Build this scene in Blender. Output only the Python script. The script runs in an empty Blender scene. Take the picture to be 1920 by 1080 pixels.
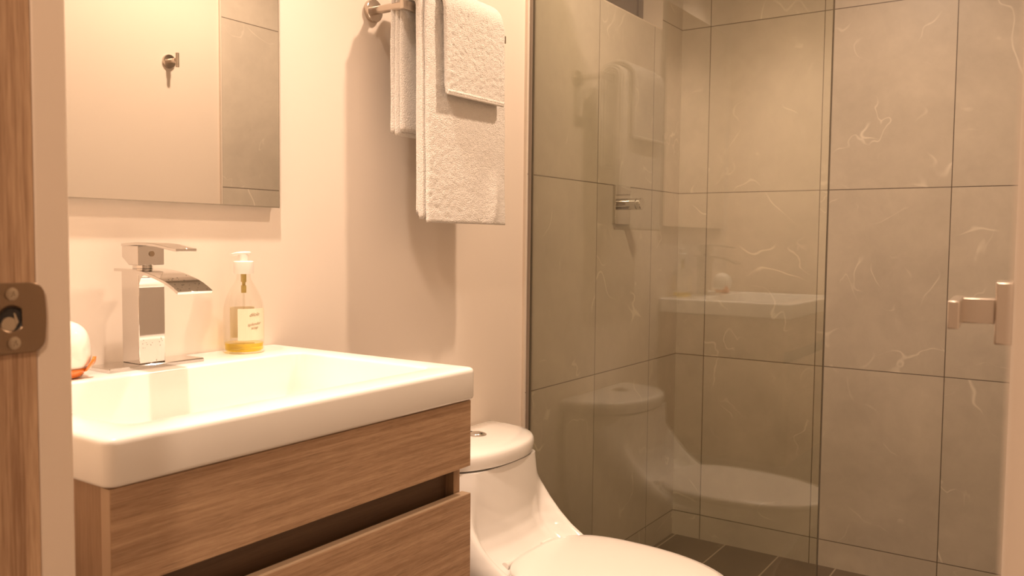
import bpy, bmesh, math, random
from mathutils import Vector, Matrix, noise
random.seed(7)
PI = math.pi
sc = bpy.context.scene
C = sc.collection
H = 1.111                       # eye height above the shower floor

# ------------------------------------------------------------ camera
F_PX, YAW, PITCH, ROLL = 1584.0, math.radians(34.0995), math.radians(3.2188), math.radians(-0.5717)
cam_d = bpy.data.cameras.new('camera')
cam = bpy.data.objects.new('camera', cam_d)
C.objects.link(cam)
fw = Vector((math.cos(YAW)*math.cos(PITCH), math.sin(YAW)*math.cos(PITCH), -math.sin(PITCH)))
rt = Vector((math.sin(YAW), -math.cos(YAW), 0))
dn = fw.cross(rt)
rr = rt*math.cos(ROLL) + dn*math.sin(ROLL)
dd = dn*math.cos(ROLL) - rt*math.sin(ROLL)
m = Matrix((rr, -dd, -fw)).transposed().to_4x4()
m.translation = Vector((0, 0, H))
cam.matrix_world = m
cam_d.sensor_width = 36
cam_d.lens = F_PX/1920*36
cam_d.clip_start = 0.02
cam_d.dof.use_dof = True
cam_d.dof.focus_distance = 1.7
cam_d.dof.aperture_fstop = 9
sc.camera = cam

# ------------------------------------------------------------ world, light, exposure
w = bpy.data.worlds.new('world'); sc.world = w; w.use_nodes = True
w.node_tree.nodes['Background'].inputs[0].default_value = (0.06, 0.045, 0.03, 1)
w.node_tree.nodes['Background'].inputs[1].default_value = 0.3
sc.view_settings.view_transform = 'Standard'
sc.view_settings.look = 'None'
sc.view_settings.gamma = 1
sc.view_settings.exposure = 0.68
sc.view_settings.use_curve_mapping = False

def spot(name, loc, power, cone, blend, radius, col):
    d = bpy.data.lights.new(name, 'SPOT'); d.energy = power; d.spot_size = math.radians(cone)
    d.spot_blend = blend; d.shadow_soft_size = radius; d.color = col
    o = bpy.data.objects.new(name, d); C.objects.link(o); o.location = loc
    return o
WARM = (1.0, 0.705, 0.495)
spot('ceiling_spot', (1.73, 0.60, 2.385), 45, 168, 0.6, 0.035, WARM)
spot('vanity_spot', (0.775, 0.965, 2.385), 74, 87, 0.85, 0.03, (1.0, 0.75, 0.57))
spot('hall_fill', (-0.45, 0.20, 2.30), 42, 150, 0.6, 0.05, WARM)  # added fill on the unseen hall side, brightens the door jamb and casing

# ------------------------------------------------------------ materials
def new_mat(name):
    mt = bpy.data.materials.new(name); mt.use_nodes = True
    nt = mt.node_tree; nt.nodes.clear()
    out = nt.nodes.new('ShaderNodeOutputMaterial')
    return mt, nt, out
def N(nt, t, **k):
    n = nt.nodes.new(t)
    for a, v in k.items():
        if a in n.inputs.keys(): n.inputs[a].default_value = v
        else: setattr(n, a, v)
    return n
def principled(name, col, rough=0.5, metal=0.0, coat=0.0, bump=None, var=0.0, vscale=5, spec=0.5, sss=0.0):
    mt, nt, out = new_mat(name)
    p = N(nt, 'ShaderNodeBsdfPrincipled'); nt.links.new(p.outputs[0], out.inputs[0])
    p.inputs['Base Color'].default_value = (*col, 1); p.inputs['Roughness'].default_value = rough
    p.inputs['Metallic'].default_value = metal; p.inputs['Coat Weight'].default_value = coat
    p.inputs['Specular IOR Level'].default_value = spec
    p.inputs['Coat Roughness'].default_value = 0.05
    tc = N(nt, 'ShaderNodeTexCoord')
    if var:
        n = N(nt, 'ShaderNodeTexNoise'); n.inputs['Scale'].default_value = vscale; n.inputs['Detail'].default_value = 5
        nt.links.new(tc.outputs['Object'], n.inputs['Vector'])
        mx = N(nt, 'ShaderNodeMix', data_type='RGBA')
        mx.inputs[6].default_value = (*[c*(1-var) for c in col], 1); mx.inputs[7].default_value = (*[min(1, c*(1+var)) for c in col], 1)
        nt.links.new(n.outputs[0], mx.inputs[0]); nt.links.new(mx.outputs[2], p.inputs['Base Color'])
    if bump:
        sc_, st, dist = bump
        n = N(nt, 'ShaderNodeTexNoise'); n.inputs['Scale'].default_value = sc_; n.inputs['Detail'].default_value = 4
        nt.links.new(tc.outputs['Object'], n.inputs['Vector'])
        b = N(nt, 'ShaderNodeBump'); b.inputs['Strength'].default_value = st; b.inputs['Distance'].default_value = dist
        nt.links.new(n.outputs[0], b.inputs['Height']); nt.links.new(b.outputs[0], p.inputs['Normal'])
    return mt
def math_node(nt, op, a=None, b=None):
    n = N(nt, 'ShaderNodeMath', operation=op)
    for i, v in enumerate((a, b)):
        if v is None: continue
        if isinstance(v, (int, float)): n.inputs[i].default_value = v
        else: nt.links.new(v, n.inputs[i])
    return n.outputs[0]
def tile_mat(name, axis, off_h, off_v, tw=0.4, th=0.6, base=(0.60, 0.545, 0.465), rough=0.36, vein=1.0, mortar=0.0016, grout=(0.14, 0.11, 0.085), seed=0.0, offset=0.0):
    mt, nt, out = new_mat(name)
    p = N(nt, 'ShaderNodeBsdfPrincipled'); nt.links.new(p.outputs[0], out.inputs[0])
    tc = N(nt, 'ShaderNodeTexCoord'); sep = N(nt, 'ShaderNodeSeparateXYZ'); nt.links.new(tc.outputs['Object'], sep.inputs[0])
    hs, vs = {'x': (0, 2), 'y': (1, 2), 'f': (1, 0)}[axis]
    hh = math_node(nt, 'SUBTRACT', sep.outputs[hs], off_h); vv = math_node(nt, 'SUBTRACT', sep.outputs[vs], off_v)
    cmb = N(nt, 'ShaderNodeCombineXYZ'); nt.links.new(hh, cmb.inputs[0]); nt.links.new(vv, cmb.inputs[1])
    br = N(nt, 'ShaderNodeTexBrick', offset=offset, squash=1.0)
    br.inputs['Scale'].default_value = 1; br.inputs['Brick Width'].default_value = tw; br.inputs['Row Height'].default_value = th
    br.inputs['Mortar Size'].default_value = mortar; br.inputs['Mortar Smooth'].default_value = 0.3
    br.inputs['Color1'].default_value = (0, 0, 0, 1); br.inputs['Color2'].default_value = (1, 1, 1, 1); br.inputs['Mortar'].default_value = (0.5, 0.5, 0.5, 1)
    nt.links.new(cmb.outputs[0], br.inputs['Vector'])
    # cell id from floor() so that every tile has its own figure
    ci = math_node(nt, 'FLOOR', math_node(nt, 'DIVIDE', hh, tw)); cj = math_node(nt, 'FLOOR', math_node(nt, 'DIVIDE', vv, th))
    cid = math_node(nt, 'ADD', math_node(nt, 'MULTIPLY', ci, 3.7), math_node(nt, 'MULTIPLY', cj, 11.3))
    cid = math_node(nt, 'ADD', cid, seed)
    def noise4(scale, detail, wadd=0.0, dist=0.0, rough_=0.5):
        n = N(nt, 'ShaderNodeTexNoise', noise_dimensions='4D'); n.inputs['Scale'].default_value = scale; n.inputs['Detail'].default_value = detail
        n.inputs['Distortion'].default_value = dist; n.inputs['Roughness'].default_value = rough_
        nt.links.new(tc.outputs['Object'], n.inputs['Vector'])
        nt.links.new(math_node(nt, 'ADD', cid, wadd), n.inputs['W'])
        return n.outputs[0]
    cloud = noise4(3.0, 6, 0, 0.6, 0.62); fine = noise4(22, 5, 3, 0.4, 0.6)
    c1 = math_node(nt, 'ADD', math_node(nt, 'MULTIPLY', cloud, 0.75), math_node(nt, 'MULTIPLY', fine, 0.25))
    rmp = N(nt, 'ShaderNodeValToRGB'); rmp.color_ramp.elements[0].position = 0.3; rmp.color_ramp.elements[1].position = 0.7
    rmp.color_ramp.elements[0].color = (*[c*0.84 for c in base], 1); rmp.color_ramp.elements[1].color = (*[c*1.13 for c in base], 1)
    nt.links.new(c1, rmp.inputs[0])
    # veins: thin ridges of a distorted noise, faded in and out by a second noise
    def ridge(scale, wadd, width, lo, hi, mscale, dist):
        n = noise4(scale, 3.5, wadd, dist, 0.55)
        r = math_node(nt, 'ABSOLUTE', math_node(nt, 'SUBTRACT', n, 0.5))
        mr = N(nt, 'ShaderNodeMapRange', interpolation_type='SMOOTHSTEP'); mr.inputs[1].default_value = 0; mr.inputs[2].default_value = width; mr.inputs[3].default_value = 1; mr.inputs[4].default_value = 0
        nt.links.new(r, mr.inputs[0])
        k = noise4(mscale, 2.5, wadd+5, 0.0)
        mk = N(nt, 'ShaderNodeMapRange', interpolation_type='SMOOTHSTEP'); mk.inputs[1].default_value = lo; mk.inputs[2].default_value = hi
        nt.links.new(k, mk.inputs[0])
        return math_node(nt, 'MULTIPLY', mr.outputs[0], mk.outputs[0])
    v = math_node(nt, 'ADD', ridge(1.3, 20, 0.0038, 0.48, 0.62, 5.0, 0.35), math_node(nt, 'MULTIPLY', ridge(2.7, 31, 0.0065, 0.52, 0.66, 7, 0.5), 0.8))
    v = math_node(nt, 'ADD', v, math_node(nt, 'MULTIPLY', ridge(2.0, 47, 0.05, 0.55, 0.80, 5, 0.8), 0.35))
    v = math_node(nt, 'MULTIPLY', v, 0.8*vein)
    v = math_node(nt, 'MINIMUM', v, 0.8)
    m1 = N(nt, 'ShaderNodeMix', data_type='RGBA'); nt.links.new(v, m1.inputs[0]); nt.links.new(rmp.outputs[0], m1.inputs[6]); m1.inputs[7].default_value = (0.86, 0.80, 0.70, 1)
    m2 = N(nt, 'ShaderNodeMix', data_type='RGBA'); nt.links.new(br.outputs['Fac'], m2.inputs[0]); nt.links.new(m1.outputs[2], m2.inputs[6]); m2.inputs[7].default_value = (*grout, 1)
    nt.links.new(m2.outputs[2], p.inputs['Base Color'])
    p.inputs['Roughness'].default_value = rough
    b = N(nt, 'ShaderNodeBump'); b.inputs['Strength'].default_value = 0.5; b.inputs['Distance'].default_value = 0.001
    inv = math_node(nt, 'SUBTRACT', math_node(nt, 'MULTIPLY', fine, 0.15), br.outputs['Fac'])
    nt.links.new(inv, b.inputs['Height']); nt.links.new(b.outputs[0], p.inputs['Normal'])
    return mt
def wood_mat(name, stretch, dark, light, rough=0.5, scale=1.0, stroke=0.5, contrast=(0.35, 0.68)):
    # stretch: grain direction is the axis with the small factor
    mt, nt, out = new_mat(name)
    p = N(nt, 'ShaderNodeBsdfPrincipled'); nt.links.new(p.outputs[0], out.inputs[0])
    tc = N(nt, 'ShaderNodeTexCoord')
    def nz(mul, detail, rgh=0.6):
        mp = N(nt, 'ShaderNodeMapping'); mp.inputs['Scale'].default_value = tuple(s*mul*scale for s in stretch)
        nt.links.new(tc.outputs['Object'], mp.inputs[0])
        n = N(nt, 'ShaderNodeTexNoise'); n.inputs['Scale'].default_value = 1; n.inputs['Detail'].default_value = detail; n.inputs['Roughness'].default_value = rgh
        nt.links.new(mp.outputs[0], n.inputs['Vector']); return n.outputs[0]
    a = nz(1.0, 3); b = nz(5.0, 4, 0.7); c = nz(14, 2, 0.6)
    s = math_node(nt, 'ADD', math_node(nt, 'MULTIPLY', a, 0.36), math_node(nt, 'ADD', math_node(nt, 'MULTIPLY', b, 0.40), math_node(nt, 'MULTIPLY', c, 0.24)))
    r = N(nt, 'ShaderNodeValToRGB'); r.color_ramp.elements[0].position = contrast[0]; r.color_ramp.elements[1].position = contrast[1]
    r.color_ramp.elements[0].color = (*dark, 1); r.color_ramp.elements[1].color = (*light, 1)
    nt.links.new(s, r.inputs[0])
    # short dark pores
    mr = N(nt, 'ShaderNodeMapRange'); mr.inputs[1].default_value = 0.57; mr.inputs[2].default_value = 0.66; nt.links.new(b, mr.inputs[0])
    pore = math_node(nt, 'MULTIPLY', mr.outputs[0], stroke)
    mx = N(nt, 'ShaderNodeMix', data_type='RGBA'); nt.links.new(pore, mx.inputs[0]); nt.links.new(r.outputs[0], mx.inputs[6]); mx.inputs[7].default_value = (*[d*0.45 for d in dark], 1)
    nt.links.new(mx.outputs[2], p.inputs['Base Color']); p.inputs['Roughness'].default_value = rough
    bp = N(nt, 'ShaderNodeBump'); bp.inputs['Strength'].default_value = 0.25; bp.inputs['Distance'].default_value = 0.0006
    nt.links.new(s, bp.inputs['Height']); nt.links.new(bp.outputs[0], p.inputs['Normal'])
    return mt
def glass_mat(name, tint, ior=1.5, rough=0.0, boost=0.0):
    mt, nt, out = new_mat(name)
    t = N(nt, 'ShaderNodeBsdfTransparent'); t.inputs[0].default_value = (*tint, 1)
    g = N(nt, 'ShaderNodeBsdfGlossy'); g.inputs['Roughness'].default_value = rough; g.inputs[0].default_value = (1, 1, 1, 1)
    fr = N(nt, 'ShaderNodeLayerWeight'); fr.inputs[0].default_value = 0.5
    f0 = ((ior-1)/(ior+1))**2
    f = math_node(nt, 'ADD', math_node(nt, 'MULTIPLY', math_node(nt, 'POWER', fr.outputs['Facing'], 5.0), 1-f0), f0+boost)
    mx = N(nt, 'ShaderNodeMixShader'); nt.links.new(f, mx.inputs[0]); nt.links.new(t.outputs[0], mx.inputs[1]); nt.links.new(g.outputs[0], mx.inputs[2])
    nt.links.new(mx.outputs[0], out.inputs[0])
    return mt
def emit_mat(name, col, s):
    mt, nt, out = new_mat(name)
    e = N(nt, 'ShaderNodeEmission'); e.inputs[0].default_value = (*col, 1); e.inputs[1].default_value = s
    nt.links.new(e.outputs[0], out.inputs[0]); return mt

M = {}
M['paint'] = principled('cream_wall_paint', (0.78, 0.695, 0.61), 0.55, bump=(60, 0.06, 0.002), var=0.015, vscale=3)
M['ceiling'] = principled('ceiling_paint', (0.80, 0.77, 0.72), 0.8, var=0.01)
M['tile_a'] = tile_mat('grey_stone_tile_side', 'x', 1.935, 0.092, seed=1)
M['tile_b'] = tile_mat('grey_stone_tile_back', 'y', 1.154-4.0, 0.092, seed=5)
M['tile_c'] = tile_mat('grey_stone_tile_opposite', 'x', 1.935, 0.092, seed=9)
M['floor_tile'] = tile_mat('dark_plank_tile', 'f', 1.154-4.0, 0.35, tw=0.195, th=0.9, base=(0.20, 0.155, 0.12), rough=0.45, vein=0.15, grout=(0.50, 0.42, 0.33), mortar=0.003, offset=0.0)
M['vanity_wood'] = wood_mat('limed_oak_veneer_horizontal', (3.2, 90, 150), (0.29, 0.17, 0.095), (0.64, 0.44, 0.28), 0.45, stroke=0.7, contrast=(0.38,0.64))
M['vanity_wood_v'] = wood_mat('limed_oak_veneer_vertical', (70, 70, 2.2), (0.27, 0.165, 0.09), (0.48, 0.32, 0.20), 0.45, stroke=0.2)
M['edge_band'] = principled('pale_edge_band', (0.50, 0.36, 0.24), 0.4, var=0.05, vscale=30)
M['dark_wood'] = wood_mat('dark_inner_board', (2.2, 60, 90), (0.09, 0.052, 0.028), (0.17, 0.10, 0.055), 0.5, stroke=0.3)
M['jamb_wood'] = wood_mat('door_jamb_wood', (55, 55, 1.6), (0.30, 0.165, 0.085), (0.62, 0.41, 0.25), 0.5, stroke=0.25, contrast=(0.41, 0.60))
M['leaf'] = principled('white_door_paint', (0.72, 0.64, 0.55), 0.4, var=0.01)
M['trim'] = principled('beige_trim_paint', (0.80, 0.67, 0.545), 0.45, var=0.01)
M['ceramic'] = principled('white_ceramic', (0.79, 0.76, 0.72), 0.12, coat=0.5, var=0.005)
M['sinkw'] = principled('white_sink_ceramic', (0.88, 0.86, 0.82), 0.22, coat=0.3, var=0.005)
M['seat'] = principled('white_seat_plastic', (0.78, 0.73, 0.68), 0.28, var=0.005)
M['chrome'] = principled('polished_chrome', (0.70, 0.675, 0.65), 0.035, 1.0)
M['nickel'] = principled('brushed_nickel', (0.64, 0.57, 0.50), 0.27, 1.0, bump=(300, 0.05, 0.0003))
M['plate'] = principled('satin_bronze_plate', (0.24, 0.165, 0.105), 0.36, 1.0, bump=(250, 0.05, 0.0003))
M['screw'] = principled('screw_steel', (0.42, 0.34, 0.25), 0.28, 1.0)
M['void'] = principled('dark_hole', (0.03, 0.025, 0.02), 0.7)
M['mirror'] = principled('mirror_silver', (0.90, 0.89, 0.86), 0.0, 1.0)
M['mirror_edge'] = principled('mirror_edge', (0.62, 0.60, 0.55), 0.15, 0.9)
M['glass'] = glass_mat('tinted_shower_glass', (0.905, 0.915, 0.87), 1.68)
M['glass_edge'] = principled('glass_edge_green', (0.10, 0.085, 0.06), 0.15)
M['alu'] = principled('dull_aluminium', (0.36, 0.31, 0.26), 0.4, 0.5)
M['terry'] = principled('white_terry_cloth', (0.84, 0.80, 0.75), 0.95, bump=(420, 0.9, 0.004), spec=0.1, var=0.02, vscale=200)
M['thread'] = principled('hem_thread', (0.88, 0.84, 0.79), 0.8, spec=0.2)
M['clear'] = glass_mat('clear_bottle_glass', (0.97, 0.965, 0.94), 1.45)
M['soap'] = glass_mat('yellow_soap', (1.0, 0.88, 0.22), 1.33)
M['pump'] = principled('white_pump_plastic', (0.88, 0.85, 0.80), 0.35)
M['tube'] = principled('amber_pump_tube', (0.50, 0.38, 0.12), 0.3)
M['label'] = principled('cream_paper_label', (0.86, 0.74, 0.56), 0.6)
M['ink'] = principled('brown_ink', (0.28, 0.20, 0.10), 0.6)
M['white_glass'] = principled('milky_white_glass', (0.90, 0.87, 0.80), 0.08, coat=0.6)
M['orange_glass'] = principled('orange_glass', (0.85, 0.22, 0.03), 0.08, coat=0.6)
M['drop'] = glass_mat('water_drop', (0.8, 0.8, 0.8), 1.33)
M['pane'] = principled('dark_window_glass', (0.045, 0.03, 0.02), 0.12)
M['frame'] = principled('dark_window_frame', (0.10, 0.075, 0.06), 0.4)
M['lens'] = emit_mat('lamp_lens', (1.0, 0.77, 0.53), 14)
M['lamp_trim'] = principled('white_lamp_trim', (0.8, 0.78, 0.74), 0.4)

# ------------------------------------------------------------ helpers
def obj(name, bm, mat, parent=None, smooth=None, bevel=None, label=None):
    me = bpy.data.meshes.new(name)
    bmesh.ops.recalc_face_normals(bm, faces=bm.faces)
    bm.to_mesh(me); bm.free()
    me.materials.append(M[mat])
    o = bpy.data.objects.new(name, me); C.objects.link(o)
    if parent is not None:
        me.transform(Matrix.Translation(-parent['_o'] if False else -origin(parent)))
        o.parent = parent
    if smooth is not None:
        for p in me.polygons: p.use_smooth = True
        if smooth < 3.0:
            me.set_sharp_from_angle(angle=smooth)
    if bevel:
        b = o.modifiers.new('bevel', 'BEVEL'); b.width = bevel; b.segments = 3; b.limit_method = 'ANGLE'; b.angle_limit = 0.6; b.harden_normals = False
        for p in me.polygons: p.use_smooth = True
        if smooth is None: me.set_sharp_from_angle(angle=0.7)
    if label: o['label'] = label
    return o
ORG = {}
def origin(o):
    return ORG[o.name]
def world_reg(o, v): ORG[o.name] = v
def thing(name, label, cat, loc, group=None):
    o = bpy.data.objects.new(name, None); C.objects.link(o); o.location = loc; o.empty_display_size = 0.05
    world_reg(o, Vector(loc)); o['label'] = label; o['category'] = cat
    if group: o['group'] = group
    return o
def sub(name, bm, mat, parent_part, **k):
    # sub-part: the parent part sits at its thing's origin, so shift by that
    root = parent_part.parent
    world_reg(parent_part, origin(root))
    return obj(name, bm, mat, parent_part, **k)
def struct(name, bm, mat, **k):
    o = obj(name, bm, mat, **k); o['kind'] = 'structure'; return o
def box(bm, x0, x1, y0, y1, z0, z1):
    v = [bm.verts.new(p) for p in ((x0,y0,z0),(x1,y0,z0),(x1,y1,z0),(x0,y1,z0),(x0,y0,z1),(x1,y0,z1),(x1,y1,z1),(x0,y1,z1))]
    for f in ((0,3,2,1),(4,5,6,7),(0,1,5,4),(1,2,6,5),(2,3,7,6),(3,0,4,7)): bm.faces.new([v[i] for i in f])
    return bm
def B(*a):
    bm = bmesh.new()
    for i in range(0, len(a), 6): box(bm, *a[i:i+6])
    return bm
def loft(bm, rings, cap0=True, cap1=True, closed=True):
    R = [[bm.verts.new(p) for p in r] for r in rings]
    n = len(R[0])
    for a, b in zip(R, R[1:]):
        for i in range(n if closed else n-1):
            j = (i+1) % n
            bm.faces.new((a[i], a[j], b[j], b[i]))
    if cap0: bm.faces.new(list(reversed(R[0])))
    if cap1: bm.faces.new(R[-1])
    return R
def frame_axes(d):
    d = Vector(d).normalized(); up = Vector((0,0,1)) if abs(d.z) < 0.9 else Vector((1,0,0))
    a = d.cross(up).normalized(); return d, a, a.cross(d)
def cyl(bm, p0, p1, r, n=32, prof=None):
    p0, p1 = Vector(p0), Vector(p1); d, a, b = frame_axes(p1-p0); L = (p1-p0).length
    prof = prof or [(0, r), (L, r)]
    loft(bm, [[p0 + d*t + (a*math.cos(2*PI*i/n) + b*math.sin(2*PI*i/n))*q for i in range(n)] for t, q in prof])
    return bm
def lathe(bm, c, prof, n=48, cap0=True, cap1=True):
    c = Vector(c)
    loft(bm, [[c + Vector((q*math.cos(2*PI*i/n), q*math.sin(2*PI*i/n), t)) for i in range(n)] for t, q in prof], cap0, cap1)
    return bm
def rrect(x0, x1, y0, y1, r, z, n=6):
    pts = []
    for cx, cy, a0 in ((x1-r, y1-r, 0), (x0+r, y1-r, PI/2), (x0+r, y0+r, PI), (x1-r, y0+r, 1.5*PI)):
        for i in range(n+1):
            a = a0 + PI/2*i/n; pts.append(Vector((cx+r*math.cos(a), cy+r*math.sin(a), z)))
    return pts
def extrude_poly(bm, pts, vec):
    a = [bm.verts.new(p) for p in pts]; b = [bm.verts.new(Vector(p)+Vector(vec)) for p in pts]
    n = len(pts)
    for i in range(n): bm.faces.new((a[i], a[(i+1)%n], b[(i+1)%n], b[i]))
    bm.faces.new(list(reversed(a))); bm.faces.new(b)
    return bm

YP, YT, YO = 1.272, 1.264, -0.06      # painted wall, tiled wall, opposite wall
XD, XB, XT = 0.377, 2.974, 1.935      # inner face of door wall, back wall, start of the tiles
ZC = 2.40
# ------------------------------------------------------------ room shell
struct('wall_left', B(0.25, XT, YP, YP+0.12, -0.05, ZC), 'paint')
wx0, wx1, wz0, wz1 = 2.02, 2.800, H+0.745, 2.26
bm = B(XT, wx0, YT, YP+0.12, -0.05, ZC, wx1, XB+0.1, YT, YP+0.12, -0.05, ZC, wx0, wx1, YT, YP+0.12, -0.05, wz0, wx0, wx1, YT, YP+0.12, wz1, ZC)
struct('wall_shower_side', bm, 'tile_a')
struct('wall_back', B(XB, XB+0.1, YO, YT, -0.05, ZC), 'tile_b')
struct('wall_right', B(0.25, XT, YO-0.12, YO, -0.05, ZC), 'paint')
struct('wall_shower_opposite', B(XT, XB+0.1, YO-0.12, YO+0.008, -0.05, ZC), 'tile_c')
# white edge strips where the tile begins
struct('trim_1', B(XT-0.006, XT, YT-0.001, YP, 0.03, ZC), 'leaf')
struct('trim_2', B(XT-0.006, XT, YO, YO+0.009, 0.03, ZC), 'leaf')
struct('floor', B(0.22, 1.95, YO-0.02, YP+0.02, -0.05, 0.03), 'floor_tile')
struct('floor_shower', B(1.95, XB, YO, YT, -0.05, 0.0), 'floor_tile')
struct('ceiling', B(0.22, XB+0.1, YO-0.12, YP+0.12, ZC, ZC+0.06), 'ceiling')
# the wall with the doorway
JY0, JY1 = 0.0141, 0.70
struct('wall_door', B(0.25, XD, JY1+0.018, YP, 0.0, ZC,  0.25, XD, YO-0.12, JY0-0.02, 0.0, ZC,  0.25, XD, JY0-0.02, JY1+0.018, 2.10, ZC), 'trim')
# plaster return that shows as a beige strip beyond the wooden jamb
struct('trim_3', B(0.3475, XD, JY1, JY1+0.02, 0.03, 2.12, 0.3475, XD, JY0-0.022, JY0, 0.03, 2.12), 'trim', bevel=0.003)
# hall outside
struct('trim_4', B(0.232, 0.25, YO-0.12, JY0, 0.03, 2.16, 0.232, 0.25, JY0, JY1+0.06, 2.085, 2.16), 'trim', bevel=0.003)
struct('floor_hall', B(-1.5, 0.22, -1.2, 1.9, -0.05, 0.03), 'floor_tile')
struct('ceiling_hall', B(-1.5, 0.25, -1.2, 1.9, ZC, ZC+0.06), 'ceiling')
struct('wall_hall', B(-1.56, -1.5, -1.2, 1.9, 0, ZC, -1.5, 0.25, -1.26, -1.2, 0, ZC, -1.5, 0.25, 1.9, 1.96, 0, ZC, 0.18, 0.25, YP, 1.9, 0, ZC, 0.18, 0.25, -1.2, YO-0.1, 0, ZC), 'paint')
# window high in the shower wall: lined recess, frame and pane
e = 0.004
win = struct('window_1', B(wx0, wx1, YT+0.001, YP+0.12, wz0-e, wz0+e, wx1-e, wx1+e, YT+0.001, YP+0.12, wz0-e, wz1, wx0-e, wx0+e, YT+0.001, YP+0.12, wz0-e, wz1, wx0, wx1, YT+0.001, YP+0.12, wz1-e, wz1+e), 'paint')
world_reg(win, Vector((0, 0, 0)))
obj('window_frame', B(wx0+e, wx1-e, 1.338, 1.362, wz0+e, wz0+0.022, wx0+e, wx1-e, 1.338, 1.362, wz1-0.022, wz1-e, wx0+e, wx0+0.022, 1.338, 1.362, wz0+0.022, wz1-0.022, wx1-0.022, wx1-e, 1.338, 1.362, wz0+0.022, wz1-0.022), 'frame', win, bevel=0.002)
obj('pane', B(wx0+0.022, wx1-0.022, 1.348, 1.354, wz0+0.022, wz1-0.022), 'pane', win)

# ------------------------------------------------------------ door frame, strike plate, door leaf
dj = struct('door_1', B(0.24, 0.3475, JY1, JY1+0.018, 0.03, 2.10, 0.24, 0.3475, JY0-0.018, JY0, 0.03, 2.10, 0.24, 0.3475, JY0, JY1, 2.082, 2.10), 'jamb_wood')
world_reg(dj, Vector((0, 0, 0)))
ZS = H-0.0655
t = thing('strike_plate', 'bronze strike plate with a round latch hole and two screws on the wooden door jamb', 'strike plate', (0.329, JY1, ZS))
pts = []
yp = JY1-0.0018
for (x, z) in ((0.290, 0.0275), ):
    pass
out = []
for cx_, cz_, a0 in ((0.3435, 0.017, 0),):
    for i in range(9):
        a = PI/2 - PI/2*i/8; out.append((cx_+0.0112*math.cos(a), cz_+0.0112*math.sin(a)))
for i in range(1, 9):      # slightly bowed lip
    u = i/9; out.append((0.3547+0.0009*math.sin(PI*u), 0.017-0.034*u))
for i in range(9):
    a = -PI/2*i/8; out.append((0.3435+0.0112*math.cos(a), -0.017+0.0112*math.sin(a)))
out += [(0.298, -0.0282), (0.2955, -0.0257), (0.2955, 0.0257), (0.298, 0.0282)]
# plate with a hole: outer loop to hole loop
hc = (0.3285, 0.0); hr = 0.0098; K = 64
def outer_at(a):
    dx, dz = math.cos(a), math.sin(a); best = 1e9
    for i in range(len(out)):
        (x1, z1), (x2, z2) = out[i], out[(i+1) % len(out)]
        ex, ez = x2-x1, z2-z1; den = dx*ez-dz*ex
        if abs(den) < 1e-12: continue
        s = ((x1-hc[0])*ez-(z1-hc[1])*ex)/den; u = ((x1-hc[0])*dz-(z1-hc[1])*dx)/den
        if s > 0 and -1e-6 <= u <= 1+1e-6: best = min(best, s)
    return best
def ringp(f, y, hole=False):
    r = []
    for i in range(K):
        a = 2*PI*i/K
        if hole:
            q = f; x = hc[0]+q*math.cos(a); x = min(x, hc[0]+0.0078); r.append(Vector((x, y, ZS+hc[1]+q*math.sin(a))))
        else:
            q = outer_at(a)-f; r.append(Vector((hc[0]+q*math.cos(a), y, ZS+hc[1]+q*math.sin(a))))
    return r
bm = bmesh.new()
loft(bm, [ringp(hr, JY1, True), ringp(0, JY1), ringp(0, yp+0.0006), ringp(0.0006, yp), ringp(hr+0.0012, yp, True), ringp(hr+0.0002, yp+0.0008, True), ringp(hr, JY1+0.0005, True)], False, False)
pl = obj('plate', bm, 'plate', t, smooth=0.5)
bm = bmesh.new(); loft(bm, [ringp(hr-0.0003, yp+0.0005, True), ringp(hr-0.0014, JY1-0.00025, True)], False, True)
obj('latch_hole', bm, 'void', t, label='dark round latch hole')
bm = bmesh.new(); cyl(bm, (0.3265, JY1-0.0003, ZS-0.0045), (0.3265, JY1-0.0012, ZS-0.0045), 0.0058, 32)
extrude_poly(bm, [(0.3298, JY1-0.0015, ZS+0.0045), (0.3312, JY1-0.0015, ZS+0.004), (0.3338, JY1-0.0015, ZS-0.003), (0.3318, JY1-0.0015, ZS-0.006)], (0, 0.0008, 0))
obj('latch_tongue', bm, 'screw', t, smooth=0.5)
for sx, sz in ((0.3285, 0.0195), (0.3295, -0.0195)):
    bm = bmesh.new(); c = Vector((sx, yp, ZS+sz)); r = 0.0052
    n = 32; rings = []
    for q, yy in ((r, 0.0), (r*0.96, -0.0009), (r*0.7, -0.0013), (r*0.45, -0.0014), (r*0.42, -0.0006)):
        rings.append([c+Vector((q*math.cos(2*PI*i/n)*(1 if q > r*0.5 else (1.0 if (i//4) % 2 else 0.45)), yy, q*math.sin(2*PI*i/n)*(1 if q > r*0.5 else (1.0 if (i//4) % 2 else 0.45)))) for i in range(n)])
    loft(bm, rings)
    obj('screw', bm, 'screw', t, smooth=0.6)

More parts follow.
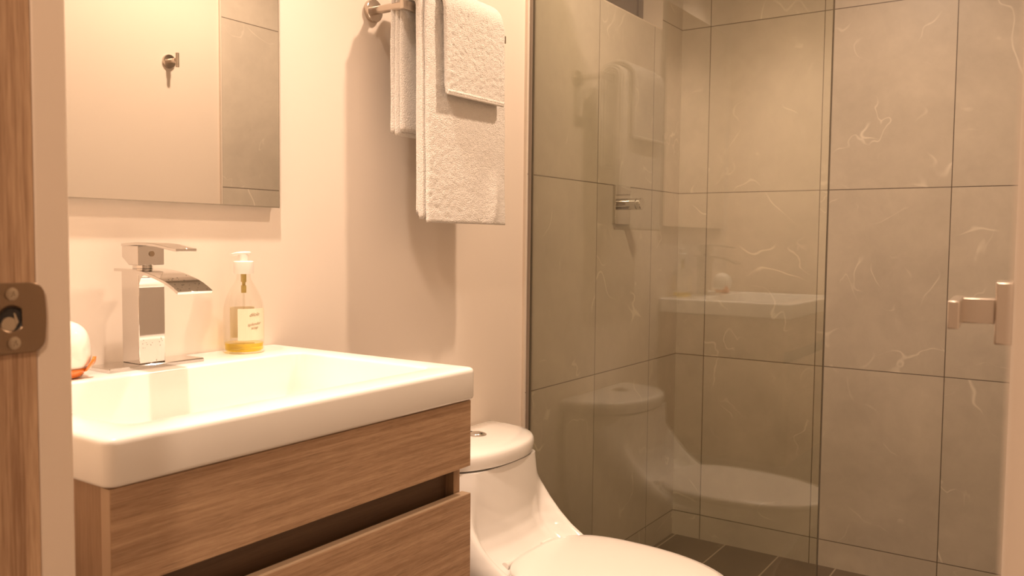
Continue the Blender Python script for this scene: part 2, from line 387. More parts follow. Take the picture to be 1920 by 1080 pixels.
# door leaf opened flat along the right wall, lever handle
LX0, LX1, LY0, LY1 = 0.385, 1.035, -0.0185, 0.0215
t = thing('door', 'white bathroom door swung open along the right wall with a square lever handle', 'door', (LX0, LY1, 0.04))
t.rotation_euler.z = math.radians(3.5)
leaf = obj('door_leaf', B(LX0, LX1, LY0, LY1, 0.04, 2.07), 'leaf', t, bevel=0.002)
HX, HZ = 0.875, H-0.0595
rose = obj('rose', B(HX-0.0275, HX+0.0275, LY1, LY1+0.0135, HZ-0.0275, HZ+0.0275), 'nickel', t, bevel=0.0015)
obj('lever_neck', B(HX-0.011, HX+0.011, LY1+0.0135, LY1+0.045, HZ-0.011, HZ+0.012), 'nickel', t, bevel=0.001)
obj('lever', B(HX-0.075, HX+0.014, LY1+0.0385, LY1+0.0475, HZ-0.0115, HZ+0.0125), 'nickel', t, bevel=0.001)
for z in (0.25, 1.05, 1.85):
    bm = bmesh.new(); cyl(bm, (LX0-0.004, LY0+0.002, z), (LX0-0.004, LY0+0.002, z+0.09), 0.006, 16); box(bm, LX0-0.002, LX0+0.0005, LY0+0.004, LY1-0.004, z, z+0.09)
    obj('hinge', bm, 'nickel', t, smooth=0.6)

# ------------------------------------------------------------ mirror
MX0, MX1, MZ0, MZ1, MY = 0.470, 1.075, H+0.0567, H+0.853, 1.257
t = thing('mirror', 'frameless rectangular mirror hung on the wall above the sink', 'mirror', ((MX0+MX1)/2, YP, MZ0))
obj('backing_board', B(MX0+0.004, MX1-0.004, MY+0.004, YP-0.002, MZ0+0.004, MZ1-0.004), 'mirror_edge', t)
obj('edge', B(MX0, MX1, MY+0.0004, MY+0.0045, MZ0, MZ1), 'mirror_edge', t, label='polished glass edge of the mirror')
obj('mirror_face', B(MX0+0.002, MX1-0.002, MY-0.0002, MY+0.0003, MZ0+0.002, MZ1-0.002), 'mirror', t)

# ------------------------------------------------------------ vanity cabinet
SX0, SX1, SY0 = 0.4585, 1.075, 0.793
ZT = H-0.2015                 # sink deck height
ZB = H-0.252                  # underside of the sink rim
VX0, VX1 = 0.467, 1.0695
FY = 0.801
t = thing('vanity_cabinet', 'wall-hung oak veneer vanity cabinet with two drawers under the white sink', 'cabinet', ((VX0+VX1)/2, YP, 0.36))
zcb = 0.36
obj('side_panel', B(VX0+0.002, VX0+0.018, FY+0.0195, YP-0.003, zcb, ZB-0.001), 'vanity_wood_v', t, bevel=0.0008)
obj('side_panel', B(VX1-0.0185, VX1-0.0025, FY+0.0195, YP-0.003, zcb, ZB-0.001), 'vanity_wood_v', t, bevel=0.0008)
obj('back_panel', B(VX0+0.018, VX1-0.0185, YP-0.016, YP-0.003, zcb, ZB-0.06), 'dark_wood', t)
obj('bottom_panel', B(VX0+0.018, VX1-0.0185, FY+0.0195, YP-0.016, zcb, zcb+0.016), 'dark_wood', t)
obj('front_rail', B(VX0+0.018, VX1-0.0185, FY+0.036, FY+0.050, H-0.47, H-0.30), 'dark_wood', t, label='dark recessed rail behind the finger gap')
z0, z1 = H-0.3605, H-0.2545
d1 = obj('drawer_front', B(VX0, VX1, FY, FY+0.0175, z0, z1), 'vanity_wood', t, bevel=0.0007)
sub('edge_strip', B(VX0-0.0006, VX0, FY+0.0008, FY+0.0168, z0, z1), 'edge_band', d1)
z0, z1 = 0.365, H-0.4055
d2 = obj('drawer_front', B(VX0, VX1, FY-0.001, FY+0.0175, z0, z1), 'vanity_wood', t, bevel=0.0007)
sub('edge_strip', B(VX0, VX1, FY-0.0008, FY+0.0173, z1, z1+0.0008), 'edge_band', d2)
sub('edge_strip', B(VX0-0.0006, VX0, FY, FY+0.0168, z0, z1), 'edge_band', d2)

# ------------------------------------------------------------ sink
t = thing('sink', 'white ceramic vanity sink with a deep rectangular basin on the oak cabinet', 'sink', ((SX0+SX1)/2, 1.03, ZB))
YB = YP-0.002
bx0, bx1, by0, by1 = 0.512, 1.022, 0.845, 1.150
R_ = [rrect(bx0+0.02, bx1-0.02, by0+0.02, by1-0.02, 0.03, ZT-0.118),
      rrect(bx0-0.008, bx1+0.008, by0-0.008, by1+0.008, 0.03, ZB+0.001),
      rrect(SX0+0.004, SX1-0.004, SY0+0.004, YB-0.001, 0.012, ZB),
      rrect(SX0+0.001, SX1-0.001, SY0+0.001, YB, 0.014, ZB+0.002)]
R_ += [rrect(SX0, SX1, SY0, YB, 0.014, z) for z in (ZB+0.005, ZT-0.008)]
for a in (0.25, 0.5, 0.75, 1.0):
    o_ = 0.007*(1-math.cos(a*PI/2)); R_.append(rrect(SX0+o_, SX1-o_, SY0+o_, YB-o_*0.2, 0.014-o_*0.6, ZT-0.007+0.007*math.sin(a*PI/2)))
R_ += [rrect(bx0-0.004, bx1+0.004, by0-0.004, by1+0.004, 0.022, ZT), rrect(bx0-0.001, bx1+0.001, by0-0.001, by1+0.001, 0.02, ZT-0.001),
       rrect(bx0, bx1, by0, by1, 0.02, ZT-0.004), rrect(bx0+0.004, bx1-0.006, by0+0.006, by1-0.003, 0.02, ZT-0.06),
       rrect(bx0+0.008, bx1-0.014, by0+0.014, by1-0.008, 0.022, ZT-0.092), rrect(bx0+0.016, bx1-0.026, by0+0.024, by1-0.018, 0.028, ZT-0.101),
       rrect(bx0+0.04, bx1-0.06, by0+0.05, by1-0.045, 0.04, ZT-0.104), rrect(bx0+0.20, bx1-0.20, by0+0.12, by1-0.12, 0.03, ZT-0.108)]
bm = bmesh.new(); loft(bm, R_)
obj('basin', bm, 'sinkw', t, smooth=1.0)
bm = bmesh.new(); lathe(bm, (0.767, 1.0, ZT-0.108), [(0.0, 0.024), (0.003, 0.024), (0.0045, 0.021), (0.002, 0.017), (0.006, 0.014), (0.0075, 0.008)])
obj('drain', bm, 'chrome', t, smooth=0.7)

# ------------------------------------------------------------ faucet
t = thing('faucet', 'square chrome waterfall faucet with flat curved spout on the sink deck', 'faucet', (0.772, 1.215, ZT))
bm = bmesh.new(); zz = ZT
loft(bm, [rrect(0.690, 0.853, 1.1815, 1.2405, 0.002, ZT+0.0002), rrect(0.690, 0.853, 1.1815, 1.2405, 0.002, ZT+0.0045), rrect(0.6912, 0.8518, 1.1827, 1.2393, 0.0015, ZT+0.006)])
obj('deck_plate', bm, 'chrome', t, smooth=0.5)
CX0, CX1, CY0, CY1 = 0.7455, 0.790, 1.193, 1.238
zt_ = H-0.049
obj('column', B(CX0, CX1, CY0, CY1, ZT+0.006, zt_-0.004), 'chrome', t, bevel=0.0012)
# spout: thin curved plate, profile in y-z swept across x
prof = [(1.2460, 0.0), (1.225, 0.0), (1.200, -0.0005), (1.180, -0.0020), (1.160, -0.0048), (1.140, -0.0088), (1.120, -0.0140), (1.106, -0.0185), (1.094, -0.0240), (1.082, -0.0303)]
sx0, sx1 = 0.738, 0.797
th = 0.0045
top = [(y, zt_+z) for y, z in prof]
low = []
for i, (y, z) in enumerate(top):
    y0, z0 = top[max(0, i-1)]; y1, z1 = top[min(len(top)-1, i+1)]
    d = Vector((y1-y0, z1-z0)).normalized(); nrm = Vector((-d.y, d.x)) if (-d.y, d.x)[1] < 0 else Vector((d.y, -d.x))
    low.append((y+nrm.x*th, z+nrm.y*th))
loop = top + list(reversed(low))
bm = bmesh.new(); extrude_poly(bm, [(sx0, y, z) for y, z in loop], (sx1-sx0, 0, 0))
obj('spout', bm, 'chrome', t, smooth=0.5, bevel=0.0006)
# concave bracket between column and spout
br = []
for i in range(9):
    a = PI/2*i/8; br.append((CY0-0.022+0.022*math.sin(a)+0.0, zt_-0.0075-0.020+0.020*math.cos(a)*1.0))
br = [(CY0+0.001, zt_-0.0048), (CY0-0.022, zt_-0.0062)] + [(CY0-0.022*(1-math.sin(PI/2*i/8)), zt_-0.0065-0.024*(1-math.cos(PI/2*i/8))) for i in range(1, 9)] + [(CY0+0.001, zt_-0.0305)]
bm = bmesh.new(); extrude_poly(bm, [(CX0+0.001, y, z) for y, z in br], (CX1-CX0-0.002, 0, 0))
obj('spout_bracket', bm, 'chrome', t, smooth=0.6)
bm = bmesh.new(); cyl(bm, (0.768, 1.216, zt_), (0.768, 1.216, zt_+0.006), 0.015, 32)
obj('cartridge_collar', bm, 'chrome', t, smooth=0.6)
# handle: chamfered block with a thin lever plate running forward
hz0, hz1 = H-0.0435, H-0.0135
bm = bmesh.new(); extrude_poly(bm, [(CX0, 1.193, hz0), (CX0, 1.193, hz1), (CX0, 1.236, hz1), (CX0, 1.236, hz1-0.018), (CX0, 1.218, hz0)], (CX1-CX0, 0, 0))
hd = obj('handle_block', bm, 'chrome', t, bevel=0.001)
lp = [(1.2365, 0.0), (1.20, 0.0018), (1.175, 0.0016), (1.15, 0.0), (1.125, -0.0035), (1.108, -0.0058), (1.100, -0.0064)]
zl = hz1+0.0030
bm = bmesh.new(); rg = []
for y, z in lp:
    u = (1.2365-y)/0.1365; xa, xb = CX0-0.0008+0.0028*u, CX1+0.0008-0.0085*u
    rg.append([Vector((xa, y, zl+z)), Vector((xb, y, zl+z)), Vector((xb, y, zl+z-0.0042)), Vector((xa, y, zl+z-0.0042))])
loft(bm, rg)
obj('lever', bm, 'chrome', t, smooth=0.5, bevel=0.0005)
bm = bmesh.new(); cyl(bm, (0.7685, 1.1932, H-0.026), (0.7685, 1.1915, H-0.026), 0.0042, 24)
sub('set_screw', bm, 'screw', hd, smooth=0.6)
bm = bmesh.new()
rnd = random.Random(3)
for i in range(16):
    x = rnd.uniform(CX0+0.005, CX1-0.004); z = ZT+rnd.choice((rnd.uniform(0.008, 0.022), rnd.uniform(0.03, 0.045)))
    r = rnd.uniform(0.0004, 0.0011)
    bmesh.ops.create_icosphere(bm, subdivisions=2, radius=r, matrix=Matrix.Translation((x, CY0-0.0001, z)))
for i in range(26):
    k = rnd.randint(5, 8); f = rnd.random(); y = top[k][0]*(1-f)+top[k+1][0]*f; z = top[k][1]*(1-f)+top[k+1][1]*f
    bmesh.ops.create_icosphere(bm, subdivisions=2, radius=rnd.uniform(0.0005, 0.0015), matrix=Matrix.Translation((rnd.uniform(sx0+0.004, sx1-0.004), y, z)) @ Matrix.Diagonal((1, 1, 0.6, 1)))
dr = obj('water_drops', bm, 'drop', t, smooth=4); dr['kind'] = 'stuff'

# ------------------------------------------------------------ soap bottle
BC = Vector((0.965, 1.224, ZT))
t = thing('soap_dispenser', 'clear glass soap bottle with white pump and yellow soap at the sink corner', 'soap dispenser', tuple(BC))
body = [(0.0002, 0.0300), (0.002, 0.0335), (0.006, 0.0345), (0.055, 0.0348), (0.075, 0.0345), (0.088, 0.0325), (0.100, 0.0285), (0.112, 0.0225), (0.122, 0.0165), (0.130, 0.0125), (0.139, 0.0115)]
inner = [(h+0.002 if i < 3 else h, q-0.0022) for i, (h, q) in enumerate(body)]
bm = bmesh.new(); lathe(bm, BC, body, cap1=False)
gl = obj('glass_body', bm, 'clear', t, smooth=4)
bm = bmesh.new(); lathe(bm, BC, [(0.0032, 0.0290), (0.006, 0.0325), (0.0155, 0.0327), (0.0175, 0.0327)])
obj('liquid_soap', bm, 'soap', t, smooth=0.8, label='yellow liquid soap at the bottom of the bottle')
bm = bmesh.new(); lathe(bm, BC, [(0.140, 0.0118), (0.1385, 0.0165), (0.140, 0.0172), (0.1595, 0.0170), (0.161, 0.0155), (0.161, 0.007)])
obj('pump_collar', bm, 'pump', t, smooth=0.7)
bm = bmesh.new(); lathe(bm, BC, [(0.161, 0.0075), (0.168, 0.0085), (0.173, 0.0085)])
cc = BC+Vector((0, 0, 0.1745)); dirv = Vector((-0.86, 0.51, 0))
nn = 24; side = Vector((-dirv.y, dirv.x, 0))
pts = []
rings = []
for z, g in ((-0.0022, 0.85), (-0.0005, 1.0), (0.0015, 1.0), (0.003, 0.82)):
    r = []
    for i in range(nn):
        a = 2*PI*i/nn; L = 0.022 if math.cos(a) > 0 else 0.013
        r.append(cc + dirv*(L*math.cos(a)*g) + side*(0.0085*math.sin(a)*g*(1.0-0.35*max(0, math.cos(a)))) + Vector((0, 0, z-0.003*max(0, math.cos(a))**2)))
    rings.append(r)
loft(bm, rings)
obj('pump_head', bm, 'pump', t, smooth=0.8)
bm = bmesh.new(); lathe(bm, BC, [(0.105, 0.0045), (0.118, 0.0045), (0.118, 0.003), (0.124, 0.003), (0.124, 0.0048), (0.139, 0.0048)], n=20)
obj('pump_tube', bm, 'tube', t, smooth=0.6)
bm = bmesh.new(); lathe(bm, BC, [(0.019, 0.0018), (0.1045, 0.0018)], n=16)
obj('dip_tube', bm, 'clear', t, smooth=0.6)
def on_cyl(h, ang, r): return BC+Vector((r*math.cos(ang), r*math.sin(ang), h))
a_view = math.atan2(-BC.y, -BC.x)
def label_patch(a0, a1, h0, h1, r):
    bm = bmesh.new(); rows = []
    for h in (h0, h1): rows.append([on_cyl(h, a0+(a1-a0)*i/16, r) for i in range(17)])
    inn = []
    for h in (h1, h0): inn.append([on_cyl(h, a0+(a1-a0)*i/16, r-0.0002) for i in range(17)])
    R4 = [rows[0], rows[1], inn[0], inn[1]]
    V = [[bm.verts.new(p) for p in r_] for r_ in R4]
    for k in range(4):
        a, b = V[k], V[(k+1) % 4]
        for i in range(16): bm.faces.new((a[i], a[i+1], b[i+1], b[i]))
    bm.faces.new([V[k][0] for k in range(4)]); bm.faces.new([V[k][16] for k in range(3, -1, -1)])
    return bm
lab = obj('label', label_patch(a_view-0.30, a_view+1.25, 0.024, 0.079, 0.03505), 'label', t, label='cream paper label with small brown handwriting')
obj('back_label', label_patch(a_view+PI-0.55, a_view+PI+0.75, 0.022, 0.078, 0.03505), 'label', t)
def script_text(txt, size, ac, h, shear=0.35):
    cu = bpy.data.curves.new('writing', 'FONT'); cu.body = txt; cu.size = size; cu.align_x = 'CENTER'; cu.shear = shear; cu.extrude = 0.0; cu.resolution_u = 3
    to = bpy.data.objects.new('tmp', cu); C.objects.link(to)
    me = bpy.data.meshes.new_from_object(to.evaluated_get(bpy.context.evaluated_depsgraph_get()))
    bpy.data.objects.remove(to)
    bm = bmesh.new(); bm.from_mesh(me)
    for v in bm.verts:
        x, y = v.co.x, v.co.y
        v.co = on_cyl(h+y+x*0.10, ac + x/0.0353, 0.0354)
    return bm
for txt, sz, h in (('dilolo', 0.0085, 0.066), ('splendor', 0.0072, 0.050), ('soap', 0.0072, 0.0435)):
    sub('writing', script_text(txt, sz, a_view+0.52, h), 'ink', lab)

# ------------------------------------------------------------ glass ornament
GC = Vector((0.630, 1.195, ZT))
t = thing('glass_ornament', 'round white blown glass ornament with an orange foot beside the faucet', 'ornament', tuple(GC))
def orn(h0, h1, k=1.0):
    r = []
    for i in range(15):
        h = h0+(h1-h0)*i/14; u = (h-0.043)/0.044
        r.append((h, k*0.0375*max(0.04, 1-u*u)**0.5))
    return r
bm = bmesh.new(); lathe(bm, GC, [(h*0.93+0.001, q) for h, q in orn(0.014, 0.0865)])
for v in bm.verts:
    d = v.co-GC; v.co.x += 0.002*math.sin(9*d.z/0.09)
obj('glass_dome', bm, 'white_glass', t, smooth=4)
bm = bmesh.new(); lathe(bm, GC, [(0.0005, 0.018), (0.002, 0.024), (0.009, 0.029), (0.014, 0.0315), (0.0145, 0.022)])
obj('orange_foot', bm, 'orange_glass', t, smooth=4)
for k, a0 in enumerate((a_view+1.35, a_view-1.9)):
    bm = bmesh.new(); rg = []
    for i in range(9):
        u = i/8; q = 0.031+0.010*math.sin(u*PI*0.5); hgt = 0.010+0.020*u
        c = GC+Vector((q*math.cos(a0+0.15*u), q*math.sin(a0+0.15*u), hgt)); wv = 0.009*math.sin(PI*min(1, 0.15+u*0.8)); tg = Vector((-math.sin(a0), math.cos(a0), 0)); rd = Vector((math.cos(a0), math.sin(a0), 0))
        rg.append([c+tg*(wv*math.cos(b))+rd*(0.0025*math.sin(b)) for b in [2*PI*j/10 for j in range(10)]])
    loft(bm, rg); obj('fin', bm, 'orange_glass', t, smooth=4)

# ------------------------------------------------------------ towel bar
BY, BZ = 1.180, H+0.482
bx_0, bx_1 = 1.334, 1.700
t = thing('towel_bar', 'brushed nickel towel bar on the wall right of the mirror', 'towel bar', ((bx_0+bx_1)/2, YP, BZ))
for x in (bx_0+0.004, bx_1-0.012):
    bm = bmesh.new(); cyl(bm, (x, YP, BZ), (x, YP-0.012, BZ), 0.0235, 48, [(0, 0.0235), (0.009, 0.0235), (0.0105, 0.0225), (0.011, 0.0)])
    rs = obj('rosette', bm, 'nickel', t, smooth=0.5)
    bm = bmesh.new(); cyl(bm, (x, YP-0.010, BZ), (x, BY+0.004, BZ), 0.0085, 32)
    obj('post', bm, 'nickel', t, smooth=0.5)
obj('bar', B(bx_0-0.006, bx_1, BY-0.005, BY+0.005, BZ-0.009, BZ+0.009), 'nickel', t, bevel=0.0012)

# ------------------------------------------------------------ towels
def towel_layer(bm, x0, x1, ri, ro, zf, zb, seed, amp=0.0012, flare=0.0, step=0.0045, xb=(0, 0), wave=0.0, curl=0.0, ends=None):
    """one folded layer hanging over the bar: inner radius ri, outer ro; zf/zb = lower ends in front/back"""
    zc = BZ+0.003
    def path(r):
        p = []
        nb = max(2, int((zc-zb)/step)); nf = max(2, int((zc-zf)/step))
        for i in range(nb): p.append((BY+r, zb+(zc-zb)*i/nb, -1))
        na = 16
        for i in range(na+1):
            a = PI*i/na; p.append((BY+r*math.cos(a), zc+r*math.sin(a)*0.9, 0))
        for i in range(1, nf+1): p.append((BY-r, zc-(zc-zf)*i/nf, 1))
        return p
    po, pi_ = path(ro), path(ri)
    n = len(po); nx = int((x1-x0)/step); mid = (ri+ro)/2
    V = []
    def P(y, z, s, x, u, outer):
        L = abs(z-zc) if s else 0.0
        X = x + (flare*L if s == 1 else 0.0)
        X += -0.008*(y-BY)/ro*(1-u) if seed < 19 else 0.0
        X += 0.0022*noise.noise((z*9, seed*3.1+s, 0))*(1 if (u < 0.5) else -1) 
        n1 = noise.noise((X*9+seed, z*5, seed*1.7)) * 0.6 + noise.noise((X*28, z*16+seed, 4.2))*0.25
        yy = y - s*0 + wave*n1*min(1, L/0.15)*(1 if s == 1 else -1 if s == -1 else 0)*-1
        if outer:
            f = noise.noise((X*330, z*330, y*330+seed)) * amp + noise.noise((X*120, z*120, y*120+seed))*amp*0.8
            if s == 0:
                yy += f*0.5; z += f
            else: yy += -s*f
        if curl and s == 1:
            zz_ = min(1, max(0, (z-zf)/0.02)); 
            yy += 0.0
        if s == 1 and curl: z += curl*u*u*(L/0.45)
        if s == 1 and wave > 0.002 and u > 0.55:      # slack folds near the lower right corner
            yy += -0.010*math.exp(-((u-0.80-0.35*(z-zf))/0.07)**2)*math.exp(-((z-zf-0.04)/0.06)**2)
        return Vector((X, yy, z))
    for i in range(nx+1):
        u = i/nx; x = x0+(x1-x0)*u
        # round the two side edges of the layer
        e = min(u, 1-u)*(x1-x0); k = min(1, e/((ro-ri)*0.5)); k = math.sin(k*PI/2)
        row = []
        for j in range(n):
            (yo, zo, s), (yi, zi, _) = po[j], pi_[j]
            ym, zm = (yo+yi)/2, (zo+zi)/2
            kk = 0.35+0.65*k
            e2 = min(j, n-1-j)*step; k2 = 0.4+0.6*math.sin(min(1, e2/((ro-ri)*0.5))*PI/2)
            kk *= k2
            row.append((P(ym+(yo-ym)*kk, zm+(zo-zm)*kk, s, x, u, True), P(ym+(yi-ym)*kk, zm+(zi-zm)*kk, s, x, u, False)))
        V.append([[bm.verts.new(a) for a, b in row], [bm.verts.new(b) for a, b in row]])
    for i in range(nx):
        for j in range(n-1):
            a, b = V[i], V[i+1]
            bm.faces.new((a[0][j], b[0][j], b[0][j+1], a[0][j+1]))
            bm.faces.new((a[1][j], a[1][j+1], b[1][j+1], b[1][j]))
        for j in (0, n-1): bm.faces.new((V[i][0][j], V[i][1][j], V[i+1][1][j], V[i+1][0][j]))
    for i in (0, nx):
        for j in range(n-1): bm.faces.new((V[i][0][j], V[i][0][j+1], V[i][1][j+1], V[i][1][j]))
    return bm
t = thing('bath_towel', 'large white terry bath towel folded in layers and hung low over the towel bar', 'towel', ((bx_0+bx_1)/2, BY, H+0.04))
specs = [(1.350, 1.640, 0.0125, 0.0195, H+0.054, H+0.226), (1.344, 1.644, 0.0200, 0.0270, H+0.050, H+0.217),
         (1.339, 1.648, 0.0275, 0.0345, H+0.043, H+0.222), (1.349, 1.642, 0.0350, 0.0430, H+0.036, H+0.232)]
for i, s in enumerate(specs):
    bm = bmesh.new(); towel_layer(bm, *s, seed=i*5.3+1, flare=0.018 if i == 3 else 0.01, amp=0.0011 if i == 3 else 0.0006, wave=0.003 if i == 3 else 0.0012, step=0.004 if i == 3 else 0.008)
    obj('folded_layer', bm, 'terry', t, smooth=4)
t = thing('hand_towel', 'small white terry hand towel folded over the top of the larger bath towel', 'towel', (1.5, BY, H+0.30))
for i, s in enumerate([(1.405, 1.602, 0.0460, 0.0530, H+0.318, H+0.36), (1.395, 1.607, 0.0540, 0.0640, H+0.306, H+0.37)]):
    bm = bmesh.new(); towel_layer(bm, *s, seed=i*3.3+20, amp=0.0018, wave=0.0015, step=0.0035 if i else 0.007, flare=0.03)
    obj('folded_layer', bm, 'terry', t, smooth=4)
bm = bmesh.new()
for i in range(44):
    u = i/43; x = 1.403+0.200*u; yy = BY-0.0645; z = H+0.306
    cyl(bm, (x, yy, z+0.001), (x+0.0012, yy-0.0012, z+0.009), 0.0011, 6)
cyl(bm, (1.402, BY-0.0625, z+0.0015), (1.606, BY-0.0625, z+0.0015), 0.0028, 10)
hm = obj('stitched_hem', bm, 'thread', t, smooth=4, label='ridged overlock stitching along the lower edge')

# ------------------------------------------------------------ toilet
TX = 1.568; z0 = 0.03
t = thing('toilet', 'white one-piece toilet with closed lid between the vanity and the shower glass', 'toilet', (TX, 1.0, z0))
def lerp_tab(tab, z):
    if z >= tab[0][0]: return tab[0][1:]
    for a, b in zip(tab, tab[1:]):
        if z >= b[0]:
            f = (a[0]-z)/(a[0]-b[0]); f_ = f
            return tuple(p+(q-p)*f_ for p, q in zip(a[1:], b[1:]))
    return tab[-1][1:]
ytop = H-0.504
# z, half width, centre front y, side front y
tab = [(H-0.504, 0.181, 1.058, 1.118), (H-0.54, 0.183, 1.056, 1.098), (H-0.58, 0.184, 1.054, 1.068), (H-0.62, 0.184, 1.052, 1.035), (H-0.65, 0.184, 1.046, 1.006), (H-0.675, 0.182, 1.032, 0.974),
       (H-0.692, 0.180, 1.010, 0.944), (H-0.706, 0.178, 0.985, 0.915), (H-0.74, 0.172, 0.93, 0.86), (H-0.80, 0.150, 0.90, 0.84), (H-0.95, 0.125, 0.88, 0.84), (z0, 0.120, 0.87, 0.83)]
def body_ring(z):
    w_, yc, ys = lerp_tab(tab, z)
    pts = []; nb = 10; nf = 44
    yb = 1.258
    for i in range(nf+1):
        u = -1+2*i/nf; x = math.sin(u*PI/2)       # -1..1
        ax = abs(x)
        # base convex front with rounded outer corners
        s = max(0.0, min(1.0, (ax-0.66)/0.24)); s = s*s*(3-2*s)
        yf = yc+(ys-yc)*s
        c = max(0.0, (ax-0.74)/0.26); yf += (1-math.sqrt(max(0, 1-c*c)))*0.10
        yf += 0.028*ax*ax*(1-s)
        pts.append(Vector((TX+w_*x, min(yf, yb-0.01), z)))
    for i in range(1, nb): pts.append(Vector((TX+w_-2*w_*i/nb, yb, z)))
    pts.insert(nf+1, Vector((TX+w_, yb, z))); pts.append(Vector((TX-w_, yb, z)))
    return pts
zs = [H-0.504-0.2045*i/40 for i in range(41)] + [H-0.74, H-0.80, H-0.87, H-0.95, z0]
bm = bmesh.new(); loft(bm, [body_ring(z) for z in zs])
# bowl: elongated egg sections
SCX = 1.562
def egg(hw, yf, yb, z, cx=SCX, n=72, nb=2.6, ym=None):
    ym = ym if ym is not None else yf+(yb-yf)*0.60
    pts = []
    for i in range(n):
        a = 2*PI*i/n; c, s = math.cos(a), math.sin(a)
        e = 2/nb if s > 0 else 2/2.1
        X = hw*math.copysign(abs(c)**e, c); Y = math.copysign(abs(s)**e, s)
        pts.append(Vector((cx+X, ym+Y*((yb-ym) if s > 0 else (ym-yf)), z)))
    return pts
zr = H-0.722
rings = [egg(0.115, 0.70, 1.10, z0), egg(0.113, 0.705, 1.10, z0+0.08), egg(0.122, 0.675, 1.10, z0+0.18), egg(0.150, 0.61, 1.10, z0+0.28),
         egg(0.168, 0.563, 1.08, z0+0.33), egg(0.172, 0.552, 1.06, zr-0.006), egg(0.168, 0.557, 1.055, zr)]
loft(bm, rings)
obj('bowl_and_tank', bm, 'ceramic', t, smooth=1.1)
zsl = H-0.6815
bm = bmesh.new(); loft(bm, [egg(0.160, 0.556, 0.985, zr+0.001, nb=3), egg(0.168, 0.548, 0.992, zr+0.003, nb=3), egg(0.170, 0.545, 0.994, zr+0.012, nb=3), egg(0.166, 0.549, 0.99, zr+0.0165, nb=3)])
obj('seat', bm, 'seat', t, smooth=1.1)
bm = bmesh.new()
loft(bm, [egg(0.163, 0.548, 0.990, zr+0.019, nb=3), egg(0.170, 0.541, 0.997, zr+0.021, nb=3), egg(0.172, 0.539, 0.999, zr+0.030, nb=3), egg(0.169, 0.543, 0.996, zr+0.0355, nb=3),
          egg(0.155, 0.562, 0.98, zr+0.0385, nb=2.8), egg(0.11, 0.62, 0.93, zr+0.0405, nb=2.6), egg(0.05, 0.71, 0.86, zr+0.0415, nb=2.4), egg(0.01, 0.78, 0.82, zr+0.0418, nb=2)])
obj('seat_lid', bm, 'seat', t, smooth=1.1)
for s in (-1, 1):
    bm = bmesh.new(); cyl(bm, (SCX+s*0.075-0.02, 1.004, zr+0.022), (SCX+s*0.075+0.02, 1.004, zr+0.022), 0.009, 20)
    obj('hinge', bm, 'seat', t, smooth=0.6)
def lidring(k, z):
    pts = []; n = 64; cy = 1.165
    for i in range(n+1):
        a = PI+PI*i/n; c, s = math.cos(a), math.sin(a); e = 2/2.35
        pts.append(Vector((TX+k*0.204*math.copysign(abs(c)**e, c), cy+k*(1.236-0.186*abs(s)**e-cy), z)))
    for i in range(11): pts.append(Vector((TX+0.204*k*(1-2*i/10), cy+k*(1.262-cy), z)))
    return pts
ztk = H-0.500
bm = bmesh.new()
loft(bm, [lidring(0.955, ztk), lidring(0.975, ztk+0.0005), lidring(0.985, ztk+0.003), lidring(1.0, ztk+0.018), lidring(0.996, ztk+0.026), lidring(0.982, ztk+0.0315), lidring(0.95, ztk+0.035), lidring(0.85, ztk+0.0385), lidring(0.6, ztk+0.0425), lidring(0.3, ztk+0.044), lidring(0.08, ztk+0.0445)])
obj('tank_lid', bm, 'ceramic', t, smooth=1.1)
bm = bmesh.new(); lathe(bm, (1.578, 1.165, ztk+0.0432), [(0, 0.024), (0.0025, 0.024), (0.004, 0.0215), (0.0035, 0.019), (0.0055, 0.018), (0.0075, 0.012), (0.008, 0.004)], n=40)
bt = obj('flush_button', bm, 'chrome', t, smooth=0.8)
sub('button_split', B(1.578-0.0006, 1.578+0.0006, 1.148, 1.182, ztk+0.0432+0.004, ztk+0.0432+0.0078), 'void', bt)

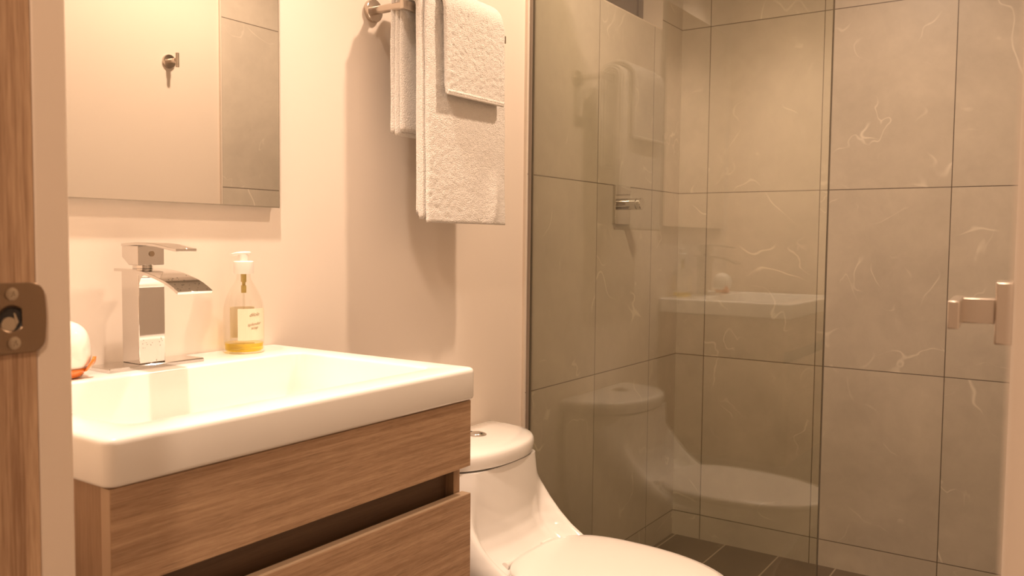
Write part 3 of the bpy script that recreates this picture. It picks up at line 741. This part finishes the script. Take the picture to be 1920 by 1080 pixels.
# ------------------------------------------------------------ shower glass and valve
GX, GT = 1.944, 0.008
t = thing('shower_screen', 'tinted frameless fixed glass panel standing between toilet and shower', 'shower screen', (GX+GT/2, 0.87, 0.03))
gp = obj('glass_panel', B(GX, GX+GT, 0.4765, YT-0.003, 0.032, 2.06), 'glass', t)
sub('polished_edge', B(GX, GX+GT, 0.4745, 0.4765, 0.032, 2.06), 'glass_edge', gp, label='dark polished edge of the glass')
obj('wall_channel', B(GX-0.004, GX-0.0005, YT-0.008, YT, 0.03, 2.07, GX+GT+0.0005, GX+GT+0.004, YT-0.008, YT, 0.03, 2.07, GX-0.0005, GX+GT+0.0005, YT-0.0028, YT, 0.03, 2.07), 'alu', t)
t = thing('shower_valve', 'chrome square shower valve with a round knob on the tiled wall behind the glass', 'shower valve', (2.493, YT, H+0.118))
vz0, vz1 = H+0.056, H+0.181
esc = obj('escutcheon', B(2.440, 2.548, YT-0.010, YT, vz0, vz1), 'chrome', t, bevel=0.0015)
bm = bmesh.new(); cyl(bm, (2.494, YT-0.010, H+0.122), (2.494, YT-0.078, H+0.122), 0.019, 40, [(0, 0.019), (0.050, 0.019), (0.0505, 0.0165), (0.054, 0.0165), (0.0545, 0.019), (0.066, 0.019), (0.068, 0.0175)])
obj('valve_knob', bm, 'chrome', t, smooth=0.6)

# ------------------------------------------------------------ robe hook on the opposite wall (seen in the mirror)
hx, hz = 1.729, H+0.588
t = thing('robe_hook', 'small nickel robe hook on the right wall, reflected in the mirror', 'hook', (hx, YO, hz))
bm = bmesh.new(); cyl(bm, (hx, YO, hz), (hx, YO+0.011, hz), 0.023, 48, [(0, 0.023), (0.009, 0.023), (0.0105, 0.0215), (0.011, 0.0)])
obj('rosette', bm, 'nickel', t, smooth=0.5)
bm = bmesh.new(); cyl(bm, (hx, YO+0.010, hz), (hx, YO+0.046, hz), 0.0085, 28)
obj('post', bm, 'nickel', t, smooth=0.5)
bm = bmesh.new(); cyl(bm, (hx, YO+0.050, hz-0.0235), (hx, YO+0.050, hz+0.0235), 0.006, 28, [(0, 0.0052), (0.0008, 0.006), (0.0462, 0.006), (0.047, 0.0052)])
obj('cross_bar', bm, 'nickel', t, smooth=0.5)

# ------------------------------------------------------------ recessed downlights
for x, y, lbl in ((1.73, 0.60, 'recessed round ceiling downlight above the toilet'), (0.775, 0.965, 'recessed round ceiling downlight above the sink')):
    t = thing('downlight', lbl, 'lamp', (x, y, ZC))
    bm = bmesh.new(); lathe(bm, (x, y, ZC), [(0.0, 0.050), (-0.004, 0.048), (-0.004, 0.036), (-0.001, 0.034)], cap0=False, cap1=False)
    obj('trim_ring', bm, 'lamp_trim', t, smooth=0.6)
    bm = bmesh.new(); lathe(bm, (x, y, ZC), [(-0.0008, 0.034), (-0.0012, 0.034)])
    obj('lens', bm, 'lens', t)
